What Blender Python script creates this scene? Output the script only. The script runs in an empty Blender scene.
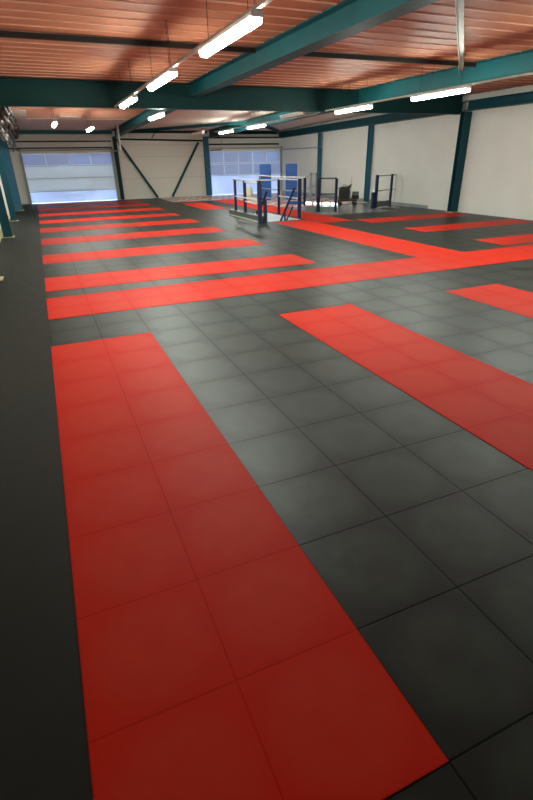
import bpy, bmesh, math, random
from mathutils import Vector, Matrix
random.seed(7)
C = bpy.context.scene.collection
PI = math.pi

# ------------------------------------------------------------------ camera
cam_d = bpy.data.cameras.new('camera')
cam = bpy.data.objects.new('camera', cam_d); C.objects.link(cam)
bpy.context.scene.camera = cam
F, PITCH, YAW, ROLL = 479.3, .4655, .4018, -.0203
cam_d.sensor_fit = 'VERTICAL'; cam_d.sensor_height = 24.0
cam_d.lens = F / 800 * 24.0
cam_d.clip_start = .05; cam_d.clip_end = 200
fw = Vector((math.sin(YAW)*math.cos(PITCH), math.cos(YAW)*math.cos(PITCH), -math.sin(PITCH)))
rt = Vector((math.cos(YAW), -math.sin(YAW), 0)); up = rt.cross(fw)
r2 = rt*math.cos(ROLL) + up*math.sin(ROLL); u2 = -rt*math.sin(ROLL) + up*math.cos(ROLL)
M = Matrix((r2, u2, -fw)).transposed().to_4x4()
M.translation = Vector((.1986, -4.530, 1.6415))
cam.matrix_world = M

# ------------------------------------------------------------------ world, exposure
w = bpy.data.worlds.new('world'); bpy.context.scene.world = w; w.use_nodes = True
w.node_tree.nodes['Background'].inputs[0].default_value = (.62, .76, 1, 1)
w.node_tree.nodes['Background'].inputs[1].default_value = 1.5
vs = bpy.context.scene.view_settings
vs.view_transform = 'Standard'; vs.look = 'None'; vs.gamma = 1; vs.use_curve_mapping = False
vs.exposure = 1.95
LAMP = 37.0          # strength of the lit fluorescent diffusers

# ------------------------------------------------------------------ materials
def mat(name, col, rough=.6, spec=.5, metal=0, noise=.12, scale=6, emit=None, bump=0, coat=0):
    m = bpy.data.materials.new(name); m.use_nodes = True
    nt = m.node_tree; b = nt.nodes['Principled BSDF']
    b.inputs['Roughness'].default_value = rough
    b.inputs['Specular IOR Level'].default_value = spec
    b.inputs['Metallic'].default_value = metal
    tc = nt.nodes.new('ShaderNodeTexCoord'); n = nt.nodes.new('ShaderNodeTexNoise')
    n.inputs['Scale'].default_value = scale; n.inputs['Detail'].default_value = 4
    nt.links.new(tc.outputs['Object'], n.inputs['Vector'])
    mx = nt.nodes.new('ShaderNodeMix'); mx.data_type = 'RGBA'
    mx.inputs['A'].default_value = (*[c*(1-noise) for c in col], 1)
    mx.inputs['B'].default_value = (*[min(1, c*(1+noise)) for c in col], 1)
    nt.links.new(n.outputs['Fac'], mx.inputs['Factor'])
    nt.links.new(mx.outputs['Result'], b.inputs['Base Color'])
    if bump:
        bp = nt.nodes.new('ShaderNodeBump'); bp.inputs['Strength'].default_value = bump; bp.inputs['Distance'].default_value = .01
        nt.links.new(n.outputs['Fac'], bp.inputs['Height']); nt.links.new(bp.outputs['Normal'], b.inputs['Normal'])
    if emit:
        b.inputs['Emission Color'].default_value = (*emit[0], 1); b.inputs['Emission Strength'].default_value = emit[1]
    return m

def mathn(nt, op, a, b=None, c=None):
    n = nt.nodes.new('ShaderNodeMath'); n.operation = op
    for i, v in enumerate((a, b, c)):
        if v is None: continue
        if isinstance(v, (int, float)): n.inputs[i].default_value = v
        else: nt.links.new(v, n.inputs[i])
    return n.outputs[0]

def tile_mat(name, col, dust, dust_amt, rough=.36, checker=None, seamw=.75, spec=.5, bump=1):
    """rubber tiles 0.5 m square: a pressed-in seam, a slightly domed dusty middle"""
    m = bpy.data.materials.new(name); m.use_nodes = True
    nt = m.node_tree; b = nt.nodes['Principled BSDF']; L = nt.links.new
    geo = nt.nodes.new('ShaderNodeNewGeometry'); sp = nt.nodes.new('ShaderNodeSeparateXYZ')
    L(geo.outputs['Position'], sp.inputs[0])
    ds = []
    for ax in ('X', 'Y'):
        t = mathn(nt, 'MULTIPLY', sp.outputs[ax], 2.0)
        f = mathn(nt, 'FRACT', t)
        ds.append(mathn(nt, 'ABSOLUTE', mathn(nt, 'SUBTRACT', f, .5)))      # 0 middle .. .5 edge
    e = mathn(nt, 'MAXIMUM', ds[0], ds[1])
    seam = nt.nodes.new('ShaderNodeMapRange'); seam.interpolation_type = 'SMOOTHSTEP'
    L(e, seam.inputs['Value']); seam.inputs['From Min'].default_value = .488; seam.inputs['From Max'].default_value = .498
    r = mathn(nt, 'SQRT', mathn(nt, 'ADD', mathn(nt, 'POWER', ds[0], 2.0), mathn(nt, 'POWER', ds[1], 2.0)))
    dome = nt.nodes.new('ShaderNodeMapRange'); dome.interpolation_type = 'SMOOTHSTEP'
    L(r, dome.inputs['Value']); dome.inputs['From Min'].default_value = .56; dome.inputs['From Max'].default_value = .30
    n1 = nt.nodes.new('ShaderNodeTexNoise'); n1.inputs['Scale'].default_value = 1.3; n1.inputs['Detail'].default_value = 5
    L(geo.outputs['Position'], n1.inputs['Vector'])
    n2 = nt.nodes.new('ShaderNodeTexNoise'); n2.inputs['Scale'].default_value = 9; n2.inputs['Detail'].default_value = 6
    L(geo.outputs['Position'], n2.inputs['Vector'])
    n3 = nt.nodes.new('ShaderNodeTexNoise'); n3.inputs['Scale'].default_value = 260; n3.inputs['Detail'].default_value = 2
    L(geo.outputs['Position'], n3.inputs['Vector'])
    d = mathn(nt, 'MULTIPLY', dome.outputs[0], mathn(nt, 'MULTIPLY', n2.outputs['Fac'], dust_amt*1.6))
    d = mathn(nt, 'ADD', d, mathn(nt, 'MULTIPLY', n1.outputs['Fac'], dust_amt*.4))
    mx = nt.nodes.new('ShaderNodeMix'); mx.data_type = 'RGBA'
    mx.inputs['A'].default_value = (*col, 1); mx.inputs['B'].default_value = (*dust, 1); L(d, mx.inputs['Factor'])
    if checker:
        ck = nt.nodes.new('ShaderNodeTexChecker'); ck.inputs['Scale'].default_value = 2.0
        ck.inputs['Color1'].default_value = (*col, 1); ck.inputs['Color2'].default_value = (*checker, 1)
        L(geo.outputs['Position'], ck.inputs['Vector']); L(ck.outputs['Color'], mx.inputs['A'])
    mx2 = nt.nodes.new('ShaderNodeMix'); mx2.data_type = 'RGBA'
    L(mathn(nt, 'MULTIPLY', seam.outputs[0], seamw), mx2.inputs['Factor']); L(mx.outputs['Result'], mx2.inputs['A'])
    mx2.inputs['B'].default_value = (*[c*.25 for c in col], 1)
    L(mx2.outputs['Result'], b.inputs['Base Color'])
    h = mathn(nt, 'SUBTRACT', mathn(nt, 'MULTIPLY', dome.outputs[0], .45), mathn(nt, 'MULTIPLY', seam.outputs[0], .25))
    h = mathn(nt, 'ADD', h, mathn(nt, 'MULTIPLY', n3.outputs['Fac'], .05))
    h = mathn(nt, 'ADD', h, mathn(nt, 'MULTIPLY', n2.outputs['Fac'], .35))
    bp = nt.nodes.new('ShaderNodeBump'); bp.inputs['Strength'].default_value = .5*bump; bp.inputs['Distance'].default_value = .004
    L(h, bp.inputs['Height']); L(bp.outputs['Normal'], b.inputs['Normal'])
    rr = nt.nodes.new('ShaderNodeMapRange'); L(n2.outputs['Fac'], rr.inputs['Value'])
    rr.inputs['To Min'].default_value = rough-.06; rr.inputs['To Max'].default_value = rough+.08
    L(rr.outputs[0], b.inputs['Roughness'])
    nt.links.new(mathn(nt, 'MULTIPLY', mathn(nt, 'SUBTRACT', 1.0, mathn(nt, 'MULTIPLY', seam.outputs[0], min(1, seamw*2))), spec), b.inputs['Specular IOR Level'])
    return m

def translucent(name, col, amt, rough=.5):
    m = bpy.data.materials.new(name); m.use_nodes = True
    nt = m.node_tree; b = nt.nodes['Principled BSDF']; out = nt.nodes['Material Output']
    b.inputs['Base Color'].default_value = (*col, 1); b.inputs['Roughness'].default_value = rough
    t = nt.nodes.new('ShaderNodeBsdfTranslucent'); t.inputs[0].default_value = (*col, 1)
    n = nt.nodes.new('ShaderNodeTexNoise'); n.inputs['Scale'].default_value = 1.5
    tc = nt.nodes.new('ShaderNodeTexCoord'); nt.links.new(tc.outputs['Object'], n.inputs['Vector'])
    f = mathn(nt, 'MULTIPLY', mathn(nt, 'ADD', n.outputs['Fac'], .5), amt)
    ms = nt.nodes.new('ShaderNodeMixShader'); nt.links.new(f, ms.inputs[0])
    nt.links.new(b.outputs[0], ms.inputs[1]); nt.links.new(t.outputs[0], ms.inputs[2]); nt.links.new(ms.outputs[0], out.inputs[0])
    return m

BLACK = tile_mat('black_rubber', (.0035, .0055, .0035), (.027, .034, .028), .85, .46, seamw=.42, spec=.38)
BLACKP = tile_mat('plain_black_rubber', (.009, .010, .007), (.016, .017, .013), .15, .60, seamw=.0, spec=.3, bump=.1)
RED = tile_mat('red_rubber', (.58, .013, .002), (.58, .052, .024), .42, .56, seamw=.24, spec=.12, bump=.5)
PINK = tile_mat('checkered_tiles', (.50, .07, .045), (.5, .45, .4), .12, checker=(.75, .72, .66))
CONCRETE = mat('polished_concrete', (.24, .25, .25), .25, .5, noise=.2, scale=3)
WALL_W = mat('white_wall_paint', (.68, .67, .63), .8, .2, noise=.08, scale=1.2, bump=.1)
WALL_B = mat('cream_sandwich_panel', (.80, .79, .71), .6, .3, noise=.05, scale=1)
DECK = mat('terracotta_deck', (.37, .14, .072), .6, .15, noise=.22, scale=2.2)
RIB = mat('deck_rib_highlight', (.60, .33, .23), .5, .35, noise=.3, scale=4)  # paler tint paints in the lamplight caught along the deck lips
CREAM = mat('cream_ceiling_board', (.62, .55, .47), .7, .3, noise=.1, scale=1.5)
TEAL = mat('teal_steel_paint', (.005, .068, .076), .5, .22, noise=.25, scale=3)
TEALB = mat('bright_teal_paint', (.02, .20, .20), .5, .3, noise=.2, scale=3)
FRAMEW = translucent('door_frame_white', (.86, .90, .96), .30)
TEALD = mat('dark_teal_steel_paint', (.004, .036, .036), .55, .18, noise=.2, scale=3)
BLUED = mat('dark_blue_steel_paint', (.007, .055, .075), .55, .2, noise=.2, scale=3)
BLUE = mat('blue_steel_paint', (.02, .13, .21), .5, .4, noise=.2, scale=3)
DARKP = mat('dark_purlin_paint', (.012, .010, .009), .6, .3, noise=.2)
GALV = mat('galvanised_steel', (.42, .40, .34), .45, .5, metal=.4, noise=.3, scale=8)
WHITEM = mat('white_metal', (.75, .77, .78), .45, .5, noise=.05)
GREYM = mat('grey_metal', (.30, .32, .33), .45, .5, metal=.3, noise=.1)
NAVY = mat('navy_metal', (.010, .018, .06), .4, .5, noise=.15)
BLUEV = mat('blue_vinyl', (.018, .10, .36), .4, .5, noise=.12, scale=4)
YEL = mat('cream_yellow_paint', (.62, .55, .32), .6, .3, noise=.1)
BLACKM = mat('black_plastic', (.012, .016, .014), .5, .4, noise=.2)
REDM = mat('dark_red_metal', (.06, .008, .010), .4, .5)
DIFF = mat('lit_diffuser', (.9, .9, .88), .4, .3, noise=0, emit=((.91, 1, .90), LAMP))
UNLIT = mat('unlit_diffuser', (.72, .66, .56), .4, .4, noise=.03)
GLOW = mat('lit_strip', (.9, .95, 1), .4, .3, noise=0, emit=((.85, .95, 1), .9))
DOORP = translucent('door_section', (.80, .84, .84), .24)
DOORB = translucent('door_section_bottom', (.74, .80, .90), .34)
PANE = translucent('frosted_pane', (.60, .68, .82), .22, .2)
WRAP = mat('silver_wrap', (.12, .115, .10), .5, .4, metal=.3, noise=.6, scale=14, bump=.6)
CABLE = mat('brown_cable', (.05, .038, .028), .6, .4, noise=.4, scale=12)
BAG = mat('cream_canvas', (.62, .60, .48), .8, .2, noise=.12, scale=8)

# ------------------------------------------------------------------ mesh helpers
class MB:
    def __init__(s): s.bm = bmesh.new()
    def box(s, x0, x1, y0, y1, z0, z1, bev=0):
        r = bmesh.ops.create_cube(s.bm, size=1)
        for v in r['verts']:
            v.co = Vector(((x0+x1)/2 + v.co.x*(x1-x0), (y0+y1)/2 + v.co.y*(y1-y0), (z0+z1)/2 + v.co.z*(z1-z0)))
        if bev:
            es = list({e for v in r['verts'] for e in v.link_edges})
            bmesh.ops.bevel(s.bm, geom=es, offset=bev, segments=2, affect='EDGES')
        return s
    def tube(s, pts, r, n=8):
        pts = [Vector(p) for p in pts]; rings = []
        for i, p in enumerate(pts):
            a = pts[max(0, i-1)]; b = pts[min(len(pts)-1, i+1)]
            d = (b-a).normalized(); ref = Vector((0, 0, 1)) if abs(d.z) < .9 else Vector((0, 1, 0))
            u = d.cross(ref).normalized(); v = u.cross(d)
            rings.append([s.bm.verts.new(p + (u*math.cos(2*PI*k/n) + v*math.sin(2*PI*k/n))*r) for k in range(n)])
        for a, b in zip(rings, rings[1:]):
            for k in range(n): s.bm.faces.new((a[k], a[(k+1) % n], b[(k+1) % n], b[k]))
        s.bm.faces.new(rings[0][::-1]); s.bm.faces.new(rings[-1])
        return s
    def prism(s, prof, p0, p1, side, upv=(0, 0, 1)):
        """closed 2D profile (a along side, b along up) swept from p0 to p1"""
        p0, p1, side, upv = map(Vector, (p0, p1, side, upv))
        A = [s.bm.verts.new(p0 + side*a + upv*b) for a, b in prof]
        B = [s.bm.verts.new(p1 + side*a + upv*b) for a, b in prof]
        n = len(prof)
        for k in range(n): s.bm.faces.new((A[k], A[(k+1) % n], B[(k+1) % n], B[k]))
        s.bm.faces.new(A[::-1]); s.bm.faces.new(B)
        return s
    def lathe(s, prof, c=(0, 0, 0), n=20, axis='z'):
        c = Vector(c); rings = []
        for r, h in prof:
            ring = []
            for k in range(n):
                a = 2*PI*k/n
                q = Vector((r*math.cos(a), r*math.sin(a), h)) if axis == 'z' else (Vector((h, r*math.cos(a), r*math.sin(a))) if axis == 'x' else Vector((r*math.cos(a), h, r*math.sin(a))))
                ring.append(s.bm.verts.new(c+q))
            rings.append(ring)
        for a, b in zip(rings, rings[1:]):
            for k in range(n): s.bm.faces.new((a[k], a[(k+1) % n], b[(k+1) % n], b[k]))
        s.bm.faces.new(rings[0][::-1]); s.bm.faces.new(rings[-1])
        return s
    def build(s, name, m, parent=None, loc=None, smooth=False):
        bmesh.ops.recalc_face_normals(s.bm, faces=s.bm.faces)
        me = bpy.data.meshes.new(name); s.bm.to_mesh(me); s.bm.free()
        me.materials.append(m)
        if smooth:
            for p in me.polygons: p.use_smooth = True
        o = bpy.data.objects.new(name, me); C.objects.link(o)
        if parent: o.parent = parent
        if loc: o.location = loc
        return o

def tag(o, label, cat, group=None, kind=None):
    o['label'] = label; o['category'] = cat
    if group: o['group'] = group
    if kind: o['kind'] = kind
    return o
def thing(name, label, cat, loc=(0, 0, 0), rz=0, group=None, kind=None):
    o = bpy.data.objects.new(name, None); C.objects.link(o)
    o.location = loc; o.rotation_euler = (0, 0, rz)
    o.empty_display_size = .1
    return tag(o, label, cat, group, kind)
def struct(o): o['kind'] = 'structure'; return o
def dup(root, loc, label, group=None, rz=None):
    r = root.copy(); C.objects.link(r); r.location = loc; r['label'] = label
    if rz is not None: r.rotation_euler = (0, 0, rz)
    if group: r['group'] = group
    for ch in list(root.children):
        c = ch.copy(); C.objects.link(c); c.parent = r
        for g in list(ch.children):
            d = g.copy(); C.objects.link(d); d.parent = c
    return r

def iprof(wd, h, tf=.014, tw=.010):      # I section, top at 0
    a, t = wd/2, tw/2
    return [(-a, 0), (a, 0), (a, -tf), (t, -tf), (t, -h+tf), (a, -h+tf), (a, -h), (-a, -h), (-a, -h+tf), (-t, -h+tf), (-t, -tf), (-a, -tf)]

# ------------------------------------------------------------------ setting
XL, XR, YB, YF = -.92, 12.5, -7.0, 21.7
KNEE, ZC = 8.55, 3.25
def zc(y): return ZC if y < KNEE else ZC - .02*(y-KNEE)

# stair well in the floor
WX0, WX1, WY0, WY1 = 6.0, 7.26, 9.15, 11.6
m = MB()
for x0, x1, y0, y1 in ((XL, WX0, YB, YF), (WX1, XR, YB, YF), (WX0, WX1, YB, WY0), (WX0, WX1, WY1, YF)):
    m.box(x0, x1, y0, y1, -.25, -.012)
struct(m.build('floor', CONCRETE))
# walls of the stair well below the floor
m = MB(); 
m.box(WX0-.1, WX0, WY0-.1, WY1+.1, -2.6, -.25); m.box(WX1, WX1+.1, WY0-.1, WY1+.1, -2.6, -.25)
m.box(WX0, WX0+.02, WY0, WY1, -2.6, -.015); m.box(WX1-.02, WX1, WY0, WY1, -2.6, -.003); m.box(WX0+.02, WX1-.02, WY1-.02, WY1, -2.6, -.003); m.box(WX0, WX1, WY0-.1, WY0, -2.6, -.25); m.box(WX0, WX1, WY1, WY1+.1, -2.6, -.25); m.box(WX0-.1, WX1+.1, WY0-.1, WY1+.1, -2.7, -2.6)
struct(m.build('wall_stairwell', WHITEM))

# walls
def wallbox(name, mm, *b): return struct(MB().box(*b).build(name, mm))
wallbox('wall_right', WALL_W, XR, XR+.15, YB, YF, -.2, 3.5)
wallbox('wall_left', WALL_W, XL-.15, XL, YB, YF, -.2, 3.5)
wallbox('wall_back', WALL_W, XL, XR, YB-.15, YB, -.2, 3.5)
D1 = (-.24, 3.64); D2 = (8.44, 12.44); DH = 2.06
m = MB()
for x0, x1 in ((XL, D1[0]), (D1[1], D2[0]), (D2[1], XR)): m.box(x0, x1, YF, YF+.12, -.2, 3.5)
for x0, x1 in (D1, D2): m.box(x0, x1, YF, YF+.12, DH, 3.5)
# joints of the horizontally laid sandwich panels
struct(m.build('wall_far', WALL_B))
for k, z in enumerate((.9, 1.85, 2.35)):
    struct(MB().box(D1[1]+.12, D2[0]-.2, YF-.006, YF+.01, z, z+.012).build('trim_%d' % (k+1), mat('joint_%d' % k, (.45, .42, .36), .7)))

# ceiling: trapezoid deck, ribs along X
def deck(name, x0, x1, y0, y1, mm, dz=0):
    bm = bmesh.new(); P = .36; prof = []
    y = y0
    while y < y1 - 1e-6:
        for f, h in ((0, 0), (.90, 0), (.905, -.013), (.96, -.013), (.965, 0)):
            yy = y + f*P
            if yy <= y1: prof.append((yy, h))
        y += P
    prof.append((y1, 0))
    a = [bm.verts.new((x0, yy, zc(yy)+h+dz)) for yy, h in prof]; b = [bm.verts.new((x1, yy, zc(yy)+h+dz)) for yy, h in prof]
    for i in range(len(a)-1): bm.faces.new((a[i], a[i+1], b[i+1], b[i]))
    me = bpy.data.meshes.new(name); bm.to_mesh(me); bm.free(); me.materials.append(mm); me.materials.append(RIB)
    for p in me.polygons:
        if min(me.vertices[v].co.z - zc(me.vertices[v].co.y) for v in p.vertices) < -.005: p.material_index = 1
    o = bpy.data.objects.new(name, me); C.objects.link(o)
    sm = o.modifiers.new('thick', 'SOLIDIFY'); sm.thickness = .01
    return struct(o)
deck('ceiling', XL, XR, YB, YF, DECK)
wallbox('ceiling_roof', CREAM, XL, XR, YB, YF, 3.36, 3.5)
# cream boards fixed under the deck beyond the cross beam
def board(x0, x1, y0, y1, label):
    m = MB(); t = .02
    prof = [(y0, zc(y0)-.03), (y1, zc(y1)-.03), (y1, zc(y1)-.03+t), (y0, zc(y0)-.03+t)]
    A = [m.bm.verts.new((x0, y, z)) for y, z in prof]; B = [m.bm.verts.new((x1, y, z)) for y, z in prof]
    for k in range(4): m.bm.faces.new((A[k], A[(k+1) % 4], B[(k+1) % 4], B[k]))
    m.bm.faces.new(A[::-1]); m.bm.faces.new(B)
    return tag(m.build('ceiling_board', CREAM), label, 'ceiling board', 'cream boards under the far ceiling')
board(4.1, 8.35, 8.7, YF, 'cream ceiling board over the middle bay beyond the dark cross beam')
board(8.7, XR-.32, 8.7, YF, 'cream ceiling board over the right bay beyond the dark cross beam')
board(-.5, 3.75, 16.6, YF, 'cream ceiling board above the left door beyond the bare red deck')
board(-.5, .30, 14.0, 16.5, 'narrow cream ceiling board in the far left corner of the ceiling')
board(1.35, 2.05, 15.7, 16.5, 'small cream ceiling board jutting into bare red deck over the left bay')

# ------------------------------------------------------------------ matting and red stripes
def slab(x0, x1, y0, y1, z0, z1, mm, name): return MB().box(x0, x1, y0, y1, z0, z1).build(name, mm)
m = MB()
for b in ((0, 5.6, YB+.01, 21.55), (5.6, 8.5, YB+.01, WY0-.03), (5.6, WX0-.12, WY0-.03, WY1+.1), (WX1+.02, 8.5, WY0-.03, WY1+.1),
          (5.6, 8.5, WY1+.1, 18.3), (8.5, XR-.01, YB+.01, 9.7), (11.15, XR-.01, 9.7, 10.6)):
    m.box(*b, -.012, 0)
tag(slab(XL+.035, 0, YB+.01, 21.55, -.012, 0, BLACKP, 'rubber_matting'), 'plain black matting strip along the left wall beside the red stripes', 'matting')
tag(m.build('rubber_matting', BLACK), 'black square rubber tile matting covering nearly the whole hall floor', 'matting')
tag(slab(5.6, 12.3, 18.3, 21.6, -.012, 0, PINK, 'checkered_matting'), 'pale pink and white checkered tiles in front of the far right door', 'matting')
tag(slab(8.5, 12.3, 13.0, 18.3, -.012, 0, PINK, 'checkered_matting'), 'pale checkered tiles on the floor behind the second guardrail', 'matting')

def stripe(x0, x1, y0, y1, label, group=None):
    o = MB().box(x0, x1, y0, y1, 0, .003).build('floor_stripe', RED)
    return tag(o, label, 'floor stripe', group)
G = 'short red stripes in the left row'
stripe(0, 1, -4.0, .5, 'wide red mat stripe closest to the camera, running away down the lower left')
stripe(2.5, 3.5, -4.0, .47, 'red mat stripe left of centre right of the nearest one, ending before the cross stripe')
stripe(4.97, 5.9, -4.0, .43, 'red mat stripe cut by the right photo edge, its tip below the long cross stripe')
stripe(0, XR-.02, 1.5, 2.58, 'long red cross stripe running from the left aisle to the right wall')
ordn = ['second', 'third', 'fourth', 'fifth', 'sixth', 'seventh', 'eighth', 'farthest and faintest']
ys = [(3.0, 4.0), (5.33, 6.33), (7.78, 8.85), (10.12, 11.18), (12.43, 13.42), (14.85, 15.97), (17.3, 18.45), (19.5, 20.6)]
desc = ['short red stripe just beyond the long cross stripe, nearest of the left row']
for k, (a, b) in enumerate(ys):
    lab = desc[0] if k == 0 else '%s short red stripe of the left row counting away from the cross stripe' % ordn[k]
    if k == 7: lab = 'farthest red stripe of the left row, right before the left overhead door'
    stripe(0, 4.42, a, b, lab, G)
stripe(6.25, 7.32, 2.58, 8.95, 'red lengthwise stripe from the cross stripe to the navy stair railing')
stripe(7.4, 8.42, 8.0, 18.2, 'red lengthwise stripe passing right of the stair opening towards the far door')
stripe(5.72, 6.65, 13.95, 17.4, 'small red rectangle of matting on the floor behind the stair opening')
G = 'red stripes in the right row'
stripe(8.56, XR-.35, 7.3, 8.2, 'far red stripe of the right row, ending at the teal wall post', G)
stripe(8.56, XR-.25, 5.1, 5.95, 'middle red stripe of the right row by the right wall', G)
stripe(8.62, XR-.25, 2.80, 3.62, 'nearest red stripe of the right row, just beyond the cross stripe', G)

# ------------------------------------------------------------------ steel frame
def beam(p0, p1, wd, h, mm, label, name='steel_beam', side=None, tf=.014):
    p0, p1 = Vector(p0), Vector(p1); d = (p1-p0).normalized()
    if side is None: side = Vector((-d.y, d.x, 0)).normalized()
    return tag(MB().prism(iprof(wd, h, tf), p0, p1, side).build(name, mm), label, 'beam')
beam((XL, 8.43, 3.235), (12.2, 8.43, 3.235), .2, .50, TEALD, 'deep dark teal cross beam spanning the hall under the red ceiling', tf=.018)
beam((3.935, YB, 3.245), (3.935, 8.32, 3.245), .27, .275, TEAL, 'teal ceiling beam running overhead from the near top to the cross beam, left of the two')
beam((8.525, YB, 3.245), (8.525, 8.32, 3.245), .25, .35, TEAL, 'teal ceiling beam with a wavy deck line on top, nearer the right wall')
beam((12.35, YB, 3.07), (12.35, 8.32, 3.07), .28, .25, BLUED, 'dark blue beam along the near top of the right wall')
beam((3.935, 8.54, 3.2), (3.935, YF-.02, 2.96), .27, .275, TEAL, 'teal ceiling beam beyond the cross beam leading to the left door')
beam((8.525, 8.54, 3.2), (8.525, YF-.02, 2.96), .25, .32, TEAL, 'teal ceiling beam beyond the cross beam leading to the right door')
beam((12.35, 8.54, 3.07), (12.35, YF-.02, 2.88), .28, .26, BLUED, 'dark blue beam along the far top of the right wall')
beam((XL, YF-.1, 2.95), (3.79, YF-.1, 2.95), .12, .14, TEALB, 'teal edge beam on the far wall above the left door')
beam((4.08, YF-.1, 2.95), (8.39, YF-.1, 2.95), .12, .10, TEALD, 'thin dark edge beam on the far wall between the doors')
beam((8.66, YF-.1, 2.95), (12.2, YF-.1, 2.95), .12, .14, TEALD, 'dark edge beam on the far wall above the right door')
def purlin(x0, x1, y, label, nm='purlin'):
    o = MB().box(x0, x1, y-.025, y+.025, 3.16, 3.228).build(nm, DARKP); return tag(o, label, 'purlin', 'dark purlins under the red deck')
purlin(XL, 3.79, 4.1, 'dark purlin under the red deck left of the near teal beam')
purlin(4.08, 8.39, 4.1, 'dark purlin under the red deck between the two teal beams')
purlin(8.66, 12.45, 4.1, 'dark purlin under the red deck in the bay by the right wall')
# wind braces in the roof plane
def angle(p0, p1, s, mm, label, name='wind_brace'):
    p0, p1 = Vector(p0), Vector(p1); d = (p1-p0).normalized(); side = d.cross(Vector((0, 0, 1))).normalized(); upv = side.cross(d)
    prof = [(-s/2, 0), (s/2, 0), (s/2, -.01), (-s/2+.01, -.01), (-s/2+.01, -s), (-s/2, -s)]
    return tag(MB().prism(prof, p0, p1, side, upv).build(name, mm), label, 'brace')
angle((4.1, -.05, 3.15), (8.4, 4.45, 3.15), .08, mat('dull_galvanised', (.24, .22, .17), .5, .4, metal=.3, noise=.3), 'galvanised diagonal brace under the red ceiling at the upper right')
angle((4.1, 21.3, 2.93), (8.38, 15.9, 3.03), .11, TEAL, 'pale teal diagonal brace under the far cream ceiling')
angle((8.7, 15.9, 3.03), (12.2, 21.3, 2.93), .11, TEAL, 'teal diagonal brace in the far right ceiling corner')

def column(x, y, z1, mm, label, wx=.2, wy=.18, group=None, plate=True, rot=False):
    t = thing('steel_column', label, 'column', (x, y, 0), 0, group)
    side = (1, 0, 0) if not rot else (0, 1, 0); upv = (0, -1, 0) if not rot else (-1, 0, 0)
    pr = iprof(wx, wy, .012, .010) if not rot else iprof(wy, wx, .012, .010)
    off = wy/2 if not rot else wx/2
    MB().prism([(a, b+off) for a, b in pr], (0, 0, .012), (0, 0, z1), side, upv).build('shaft', mm, t)
    if plate:
        pl = MB().box(-wx/2-.04, wx/2+.05, -wy/2-.04, wy/2+.04, 0, .012).build('base_plate', YEL, t); pl['label'] = 'cream base plate'
    return t
column(12.36, 8.35, 2.80, BLUED, 'teal steel post against the right wall below the cross beam', wx=.26, wy=.2)
column(12.39, 13.3, 2.74, BLUE, 'blue steel post on the right wall behind the machine cart', wx=.16, wy=.16)
column(12.39, 17.3, 2.66, BLUE, 'slim blue steel post on the right wall nearest the far corner', wx=.14, wy=.16)
GL = 'posts along the left wall'
column(-.78, 4.3, 3.22, TEAL, 'left wall post mostly outside the left photo edge, its cream foot showing', wx=.24, wy=.2, group=GL)
column(-.75, 9.7, 3.2, BLUED, 'teal post on the left wall, nearest one seen beside the yellow skirting', wx=.20, wy=.16, group=GL)
column(-.74, 13.9, 3.1, BLUED, 'second dark teal post along the left wall', wx=.17, wy=.14, group=GL)
column(-.70, 18.1, 3.0, BLUE, 'wide blue teal post on the left wall, farthest, beside the left door', wx=.28, wy=.5, group=GL)
column(3.86, YF-.12, 2.7, TEALD, 'dark teal post at the right side of the left door', wx=.16, wy=.16, plate=False)
column(8.28, YF-.12, 2.7, BLUE, 'dark blue post at the left side of the right door', wx=.24, wy=.16, plate=False)
def strut(p0, p1, label):
    return tag(MB().tube([p0, p1], .055, 10).build('diagonal_brace', TEAL), label, 'brace', 'diagonal braces on the far wall')
strut((3.95, YF-.09, 2.62), (5.6, YF-.09, .03), 'dark diagonal brace slanting down right from the left door post')
strut((7.9, YF-.09, 2.45), (6.35, YF-.09, .03), 'dark diagonal brace slanting down left from the right door post')
tag(MB().tube([(3.98, YF-.2, 2.60), (8.1, YF-.2, 2.52)], .035, 10).build('wall_pipe', DARKP), 'dark pipe across the far wall between the doors', 'pipe')
tag(MB().tube([(5.6, YF-.16, 2.63), (5.68, YF-.16, 2.75), (5.85, YF-.16, 2.93)], .02, 8).build('wall_pipe', DARKP), 'short curved dark pipe above the wall pipe under the ceiling', 'pipe')
struct(MB().box(XL, XL+.03, YB, 4.1, 0, .16).box(XL, XL+.03, 4.5, YF, 0, .16).build('baseboard_left', YEL))
struct(MB().box(XR-.02, XR, 9.7, YF, 0, .10).build('baseboard_right', GREYM))

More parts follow.
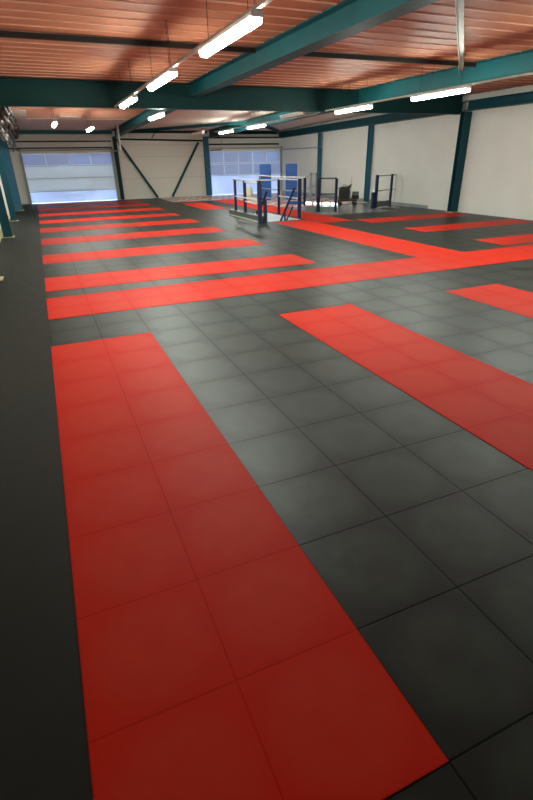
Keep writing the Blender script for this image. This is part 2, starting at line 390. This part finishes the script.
# ------------------------------------------------------------------ overhead doors
def make_door(n, x0, x1, rows, label, cols, trackL, trackR):
    t = thing('door_%d' % n, label, 'overhead door', ((x0+x1)/2, YF+.05, 0), 0, None, 'structure')
    wd = (x1-x0)/2 + .005
    for k, (z0, z1, typ) in enumerate(rows):
        if typ == 'p' or typ == 'b':
            MB().box(-wd, wd, -.02, .02, z0, z1, .007).build('door_panel', DOORP if typ == 'p' else DOORB, t)
        else:
            cw = 2*wd/cols; m = MB(); fr = .045
            m.box(-wd, wd, -.025, .025, z0+.001, z0+fr); m.box(-wd, wd, -.025, .025, z1-fr, z1)
            for c in range(cols+1):
                xc = -wd + c*cw; m.box(max(-wd, xc-fr/2), min(wd, xc+fr/2), -.0249, .0249, z0+fr, z1-fr)
            f = m.build('window_frame', FRAMEW, t)
            g = MB()
            for c in range(cols): g.box(-wd+c*cw+fr/2, -wd+(c+1)*cw-fr/2, -.006, .006, z0+fr, z1-fr)
            g.build('window_pane', PANE, f)
    for z0, z1, typ in rows[:-1]:
        MB().box(-wd, wd, -.026, -.018, z1-.008, z1+.008).build('section_joint', GREYM, t)
    MB().box(-wd-.02, wd+.02, -.03, .03, 2.05, 2.075).build('top_seal', FRAMEW, t)
    # side guides, head shaft, horizontal tracks
    for sx in (-1, 1):
        MB().box(sx*(wd+.01)-.035, sx*(wd+.01)+.035, -.16, -.06, 0.004, DH+.02).build('guide_rail', GREYM, t)
    MB().tube([(-wd-.1, -.16, DH+.12), (wd+.1, -.16, DH+.12)], .022, 8).build('spring_shaft', GALV, t)
    for sx in (-1, 1):
        MB().lathe([(.06, -.03), (.06, .03)], (sx*(wd+.02), -.16, DH+.12), 16, 'x').build('cable_drum', GREYM, t)
    for sx, ln in ((-1, trackL), (1, trackR)):
        if ln:
            x = sx*(wd-.05)
            tr = MB().box(x-.02, x+.02, -ln, -.18, DH+.0, DH+.05).build('ceiling_track', GREYM, t)
            MB().box(x-.012, x+.012, -ln, -ln+.03, DH+.05, zc(YF-ln)-.035).build('hanger', GREYM, tr)
    return t
make_door(1, D1[0], D1[1], [(0.0, .48, 'b'), (.48, 1.02, 'p'), (1.02, 1.54, 'p'), (1.54, 2.05, 'w')], 'white overhead door with one row of four windows, at the far left', 4, 0, 3.0)
make_door(2, D2[0], D2[1], [(0.0, .92, 'b'), (.92, 1.48, 'w'), (1.48, 2.05, 'w')], 'overhead door with two rows of windows, at the far right', 5, 2.0, 4.6)
# girts over the left door
for n_, z in ((1, 2.50), (2, 2.24)):
    tag(MB().box(XL+.02, 3.7, YF-.10, YF-.02, z, z+.05).build('wall_girt', DARKP if n_ == 1 else TEALD), ('upper' if n_ == 1 else 'lower')+' thin dark rail across the wall above the left door', 'rail')
for n_, z in ((1, 2.62), (2, 2.32)):
    tag(MB().box(8.45, 12.3, YF-.10, YF-.02, z, z+.07).build('wall_girt', DARKP), ('upper' if n_ == 1 else 'lower')+' dark rail across the wall above the right door', 'rail')
tag(MB().box(3.68, 3.74, 19.0, 19.06, 2.1, zc(19)-.02).build('hanging_post', WHITEM), 'short white post hanging from the ceiling near the left door', 'post')

# ------------------------------------------------------------------ lamps
def make_lamp(lit, label, group):
    t = thing('fluorescent_lamp', label, 'ceiling lamp', (0, 0, 0), 0, group)
    L = 1.5
    MB().box(-.05, .05, -L/2, L/2, .055, .095, .006).build('housing', WHITEM, t)
    MB().prism([(-.052, .055), (.052, .055), (.046, .018), (.026, .004), (-.026, .004), (-.046, .018)], (0, -L/2+.02, 0), (0, L/2-.02, 0), (1, 0, 0)).build('diffuser', DIFF if lit else UNLIT, t)
    for sy in (-1, 1):
        MB().box(-.054, .054, sy*(L/2-.005)-.009, sy*(L/2-.005)+.009, .05, .098, .004).build('end_cap', WHITEM, t)
        MB().tube([(0, 0, 0), (0, 0, 1)], .003, 5).build('wire', DARKP, t, (0, sy*.55, .095))
    return t
ZL = 2.62
def hang(t):
    for c in t.children:
        if c.name.startswith('wire'):
            y = t.location.y + c.location.y
            c.scale.z = (3.25 if y < 8.7 else zc(y)-.032) - t.location.z - .095
    return t

GLN = 'lit fluorescent lamps'
l1 = make_lamp(True, 'largest lit fluorescent lamp, at the top centre, nearest in the left row', GLN); l1.location = (2.09, .70, ZL); hang(l1)
hang(dup(l1, (7.38, .95, ZL), 'lit fluorescent lamp of the right row, just past the right photo edge'))
hang(dup(l1, (7.38, -2.0, ZL), 'lit fluorescent lamp of the right row, out of frame at the right'))
hang(dup(l1, (2.09, 3.52, ZL), 'second lit fluorescent lamp in the left row, before the cross beam'))
hang(dup(l1, (2.09, 6.45, ZL), 'third lit fluorescent lamp in the left row, hung against the cross beam'))
hang(dup(l1, (3.3, 9.6, ZL), 'lit fluorescent lamp just beyond the cross beam beside the left teal beam'))
hang(dup(l1, (.98, 12.8, ZL), 'small lit lamp seen above the left overhead door'))
hang(dup(l1, (2.15, 14.7, ZL-.02), 'faint small lamp right of the one above the left door'))
hang(dup(l1, (7.38, 3.85, ZL), 'lit fluorescent lamp below the right teal beam, largest of the right row'))
hang(dup(l1, (7.42, 6.85, ZL), 'second lit fluorescent lamp of the right row, at the cross beam'))
hang(dup(l1, (7.55, 13.2, ZL), 'lit fluorescent lamp beyond the cross beam, above the stair railing'))
hang(dup(l1, (7.62, 16.6, ZL), 'farthest lit fluorescent lamp of the right row, before the right door'))
u1 = make_lamp(False, 'unlit fluorescent lamp under the far cream ceiling, right of the lit row', 'unlit fluorescent lamps'); u1.location = (7.3, 9.85, ZL+.1); hang(u1)
hang(dup(u1, (6.75, 17.6, ZL), 'unlit fluorescent lamp under the far ceiling left of the right door'))
sl = make_lamp(True, 'added fill light hidden down inside the stair opening', 'added stair fill light'); sl.location = (6.12, 10.75, -.62)  # unseen light added to brighten the inside of the stair well
for c in list(sl.children):
    if c.name.startswith('wire'): bpy.data.objects.remove(c)
    elif c.name.startswith('diffuser'): c.data.materials[0] = mat('stair_fill_diffuser', (.9, .9, .9), .4, .3, noise=0, emit=((.8, .9, 1), 4.0))
def track(x, y0, y1, z, mm, label):
    t = thing('lamp_track', label, 'lamp track', (x, y0, z))
    MB().box(-.022, .022, 0, y1-y0, 0, .03).build('rail', mm, t)
    y = .3
    while y < y1-y0:
        MB().tube([(0, y, .03), (0, y, zc(y0+y)-z-.03 if y0+y > 8.7 else 3.25-z)], .003, 5).build('wire', DARKP, t); y += 2.9
    return t
track(2.09, -3.2, 8.1, ZL+.10, GALV, 'galvanised track carrying the left row of lamps')
track(7.40, -2.0, 8.1, ZL+.10, GALV, 'galvanised track carrying the near lamps of the right row')
track(7.60, 8.9, 18.0, ZL+.10, GALV, 'galvanised track carrying the lamps beyond the cross beam')

# ------------------------------------------------------------------ pipes and wrap along the left wall
def sag(x, y0, y1, z, a, n=18, ph=0):
    return [(x+.03*math.sin(i*1.7+ph), y0+(y1-y0)*i/n, z + a*math.sin(i*1.1+ph) - .03*math.sin(i*2.3+ph)) for i in range(n+1)]
t = thing('cable_bundle', 'tangled brown and silver pipes and cables high along the left wall', 'cables', (-.20, 9, 2.6))
for k, (x, z, r) in enumerate(((-.12, .36, .05), (.02, .30, .035), (-.2, .12, .06), (-.02, .12, .03), (-.28, -.02, .05), (.08, .40, .03), (-.18, -.22, .03))):
    MB().tube(sag(x, 0, 12.3, z-.06, .03+.012*k, 22, k), r*1.7, 8).build('cable', CABLE if k % 2 else WRAP, t, smooth=True)
tag(MB().tube([(-.35, 13.0, 2.75), (-.3, 16, 2.5), (-.42, 19, 2.3), (-.5, 21.3, 2.15)], .03, 8).build('silver_duct', WRAP, smooth=True), 'silver wrapped pipe sagging down towards the left door', 'pipe')

# ------------------------------------------------------------------ stair well: kerb, guardrail, stair
t = thing('stair_kerb', 'low grey kerb along the left side of the stair opening', 'kerb', (0, 0, 0))
MB().box(5.88, 6.0, 9.0, 11.7, 0, .15, .004).build('kerb_body', mat('kerb_grey', (.09, .105, .09), .5), t)
k_ = MB().box(5.86, 6.01, 8.99, 11.71, .151, .172, .003).build('kerb_cap', mat('kerb_cap', (.16, .18, .15), .5), t)
k_ = MB().box(5.862, 5.879, 8.99, 11.71, .0, .03).build('kerb_edging', BAG, t); k_['label'] = 'pale strip at the foot of the kerb'
def rpost(p, h, r=.032, mm=None, name='post', par=None, pl=True):
    m = MB().box(p[0]-r, p[0]+r, p[1]-r, p[1]+r, p[2], p[2]+h, .005)
    if pl: m.box(p[0]-r*1.7, p[0]+r*1.7, p[1]-r*1.7, p[1]+r*1.7, p[2], p[2]+.01)
    return m.build(name, mm or NAVY, par)
t = thing('stair_guardrail', 'navy post guardrail with pale rails around the stair opening in the floor', 'guardrail', (0, 0, 0))
rpost((5.94, 11.2, .172), .93, .034, par=t); rpost((5.94, 10.35, .172), .93, .04, par=t)
rpost((5.80, 8.86, .003), 1.11, .05, par=t); rpost((6.02, 8.98, .0), .62, .04, par=t)
rpost((7.36, 10.95, 0), 1.07, .034, par=t); rpost((7.34, 9.42, .003), 1.1, .045, par=t)
lr = [((5.94, 11.45, 1.09), (5.86, 8.86, 1.09)), ((5.94, 10.4, 1.04), (5.86, 8.95, 1.04)), ((5.94, 11.2, .60), (5.86, 8.86, .60)), ((5.94, 10.4, .50), (5.86, 8.86, .48)),
      ((7.36, 10.95, 1.06), (7.34, 9.42, 1.08)), ((7.36, 10.95, .56), (7.34, 9.42, .56)), ((5.94, 11.2, 1.05), (7.36, 10.95, 1.04))]
for a, b in lr: MB().tube([a, b], .019, 8).build('rail', WHITEM, t)
for x, y0, z0 in ((7.10, 9.28, .86), (6.12, 9.1, .80)):
    MB().tube([(x, y0, z0), (x, y0+2.0, z0-2.05)], .035, 8).build('stair_handrail', NAVY, t)
for x in (7.08, 6.14): MB().tube([(x, 9.9, -.9), (x, 9.9, .24)], .028, 8).build('handrail_post', NAVY, t)
MB().tube([(7.08, 9.35, .36), (7.08, 10.4, -.72)], .025, 8).build('lower_handrail', NAVY, t)
t = thing('staircase', 'stair going down through the opening between the navy posts', 'staircase', (6.63, 9.2, -.2))
for k in range(9):
    MB().box(-.58, .58, k*.25, k*.25+.26, -k*.24-.03, -k*.24).build('tread', GALV, t)
for sx in (-.6, .58): MB().prism([(0, 0), (.02, 0), (.02, -.25), (0, -.25)], (sx, 0, .04), (sx, 2.25, -2.12), (1, 0, 0)).build('stringer', GREYM, t)

# ------------------------------------------------------------------ second guardrail, kick plates and glow
t = thing('guardrail', 'long grey guardrail running back behind the stair opening towards the far door', 'guardrail')
pts = [(8.95, 16.2), (9.0, 14.3), (9.25, 13.2), (9.75, 13.3)]
rpost((8.9, 16.2, 0), 1.05, .035, GREYM, par=t); rpost((8.95, 14.2, 0), 1.0, .03, GREYM, par=t)
rpost((9.6, 13.4, 0), .98, .04, NAVY, par=t)
for z in (1.03, .55, .2): MB().tube([(8.9, 16.2, z), (8.95, 14.2, z-.02), (9.6, 13.4, z-.03)], .018, 8).build('rail', WHITEM if z > 1 else GREYM, t)
t = thing('guardrail', 'thin grey guardrail joining the navy gate to the long rail at the back', 'guardrail')
rpost((10.5, 14.6, 0), 1.12, .035, GREYM, par=t)
for z in (.99, .52): MB().tube([(9.6, 13.4, z), (10.5, 14.6, z+.06), (11.2, 15.4, z+.06)], .016, 8).build('rail', GREYM, t)
rpost((11.2, 15.4, 0), 1.08, .03, GREYM, par=t)
t = thing('gate_frame', 'square navy gate frame standing on a kick plate left of the machine cart', 'gate', (0, 0, 0))
rpost((8.78, 10.85, .0), 1.04, .05, par=t); rpost((9.26, 10.5, .0), 1.03, .035, par=t)
for z in (1.03, .56): MB().box(-.0, 1, -.02, .02, 0, .04).build('rail', NAVY, t)
rs = [o for o in t.children if o.name.startswith('rail')]
a = Vector((8.78, 10.85, 0)); b = Vector((9.26, 10.5, 0)); dd = b-a
for o, z in zip(rs, (1.02, .54)):
    o.location = (a.x, a.y, z); o.rotation_euler = (0, 0, math.atan2(dd.y, dd.x)); o.scale = (dd.length, 1, 1)
tag(MB().prism([(-.015, 0), (.015, 0), (.015, .16), (-.015, .16)], (8.5, 11.2, 0), (9.24, 10.56, 0), (.65, .76, 0)).build('kick_plate', mat('kick_grey', (.16, .19, .17), .4)), 'low grey green kick plate at the foot of the navy gate frame', 'kick plate')
GG = 'white glowing light units near the floor'
for k, (x, y) in enumerate(((9.95, 13.75), (10.2, 13.45), (10.42, 13.15), (10.62, 12.85))):
    o = MB().box(-.13, .13, -.05, .05, 0, .085, .01).build('floor_light', GLOW); o.location = (x, y, 0); o.rotation_euler = (0, 0, -.85)
    tag(o, 'glowing white light unit on the floor behind the navy gate, %s of four' % ('leftmost', 'second from left', 'third from left', 'rightmost')[k], 'floor light', GG)

# gate by the right wall
t = thing('gate_frame', 'navy gate with thin rails on the right, beside the wall past the cart', 'gate', (0, 0, 0))
rpost((11.15, 10.9, 0), 1.08, .045, par=t); rpost((11.08, 10.95, 0), .52, .06, par=t); rpost((12.12, 11.35, 0), 1.08, .035, par=t)
for z in (1.04, .56): MB().tube([(11.15, 10.9, z), (12.42, 11.5, z)], .017, 8).build('rail', GREYM, t)
MB().tube([(12.42, 11.5, 0), (12.42, 11.5, 1.04)], .012, 8).build('thin_post', GREYM, t)
MB().prism([(-.012, .02), (.012, .02), (.012, .20), (-.012, .20)], (11.2, 10.92, 0), (12.1, 11.34, 0), (-.42, .9, 0)).build('kick_plate', mat('kick_dark', (.10, .11, .10), .5), t)

# ------------------------------------------------------------------ blue mats, bag, cart
def gym_mat(loc, rz, wd, h, label, z=0):
    t = thing('gym_mat', label, 'gym mat', loc, rz, 'blue gym mats')
    MB().box(-wd/2, wd/2, -.16, .16, z, z+h, .03).build('cushion', BLUEV, t)
    for f in (.33, .66): MB().box(-wd/2-.002, wd/2+.002, -.162, .162, z+h*f-.008, z+h*f+.008).build('seam', NAVY, t)
    return t
gym_mat((9.4, 16.75, 0), -.35, .50, 1.45, 'upright blue gym mat behind the stair railing, left of two')
gym_mat((10.3, 16.0, 0), -.45, .50, 1.45, 'upright blue gym mat behind the stair railing, right of two')
t = thing('gym_mat', 'flat blue mat lying on the floor right of the upright mats', 'gym mat', (9.75, 14.35, 0), -.3, 'blue gym mats')
MB().box(-.38, .38, -.35, .35, 0, .07, .02).build('cushion', BLUEV, t)
t = thing('canvas_sack', 'cream canvas sack on a low pale base behind the stair railing', 'sack', (8.95, 17.6, 0))
MB().lathe([(.12, .12), (.16, .2), (.15, .4), (.12, .5), (.05, .56)], (0, 0, 0), 18).build('bag', BAG, t, smooth=True)
MB().box(-.28, .28, -.2, .2, 0, .12, .02).build('base', BAG, t)

t = thing('machine_cart', 'low dark red wheeled cart by the right wall', 'cart', (10.85, 12.3, 0), -.5)
MB().box(-.36, .36, -.22, .22, .17, .24, .01).build('deck', REDM, t)
for sx in (-.28, .28):
    for sy in (-.18, .18):
        w_ = MB().lathe([(.02, -.025), (.075, -.025), (.085, -.01), (.085, .01), (.075, .025), (.02, .025)], (sx, sy, .085), 18, 'y').build('wheel', BLACKM, t)
        MB().box(sx-.02, sx+.02, sy-.035, sy+.035, .15, .175).build('fork', GREYM, w_)
MB().tube([(.12, .19, .24), (.14, .2, 1.0)], .01, 6).build('upright_rod', GREYM, t)
t = thing('cleaning_machine', 'dark green black machine with ragged top standing on the cart', 'machine', (10.72, 12.32, .243), -.5)
MB().box(-.2, .2, -.17, .17, 0, .36, .03).build('body', BLACKM, t)
MB().prism([(-.2, 0), (.2, 0), (.26, .15), (.1, .07), (-.12, .06), (-.24, .0)], (0, -.15, .36), (0, .15, .36), (1, 0, 0)).build('hood', mat('dark_green_cover', (.02, .035, .022), .6), t)
MB().tube([(-.1, 0, .42), (-.04, 0, .5), (.08, 0, .46)], .015, 6).build('handle', GREYM, t)
t = thing('equipment_box', 'small black box on the right end of the cart', 'box', (11.1, 12.15, .243), -.5)
MB().box(-.13, .13, -.12, .12, 0, .13, .01).build('case', BLACKM, t)
MB().box(-.12, .12, -.11, .11, .131, .25, .01).build('lid', mat('grey_green_plastic', (.12, .15, .13), .5), t)
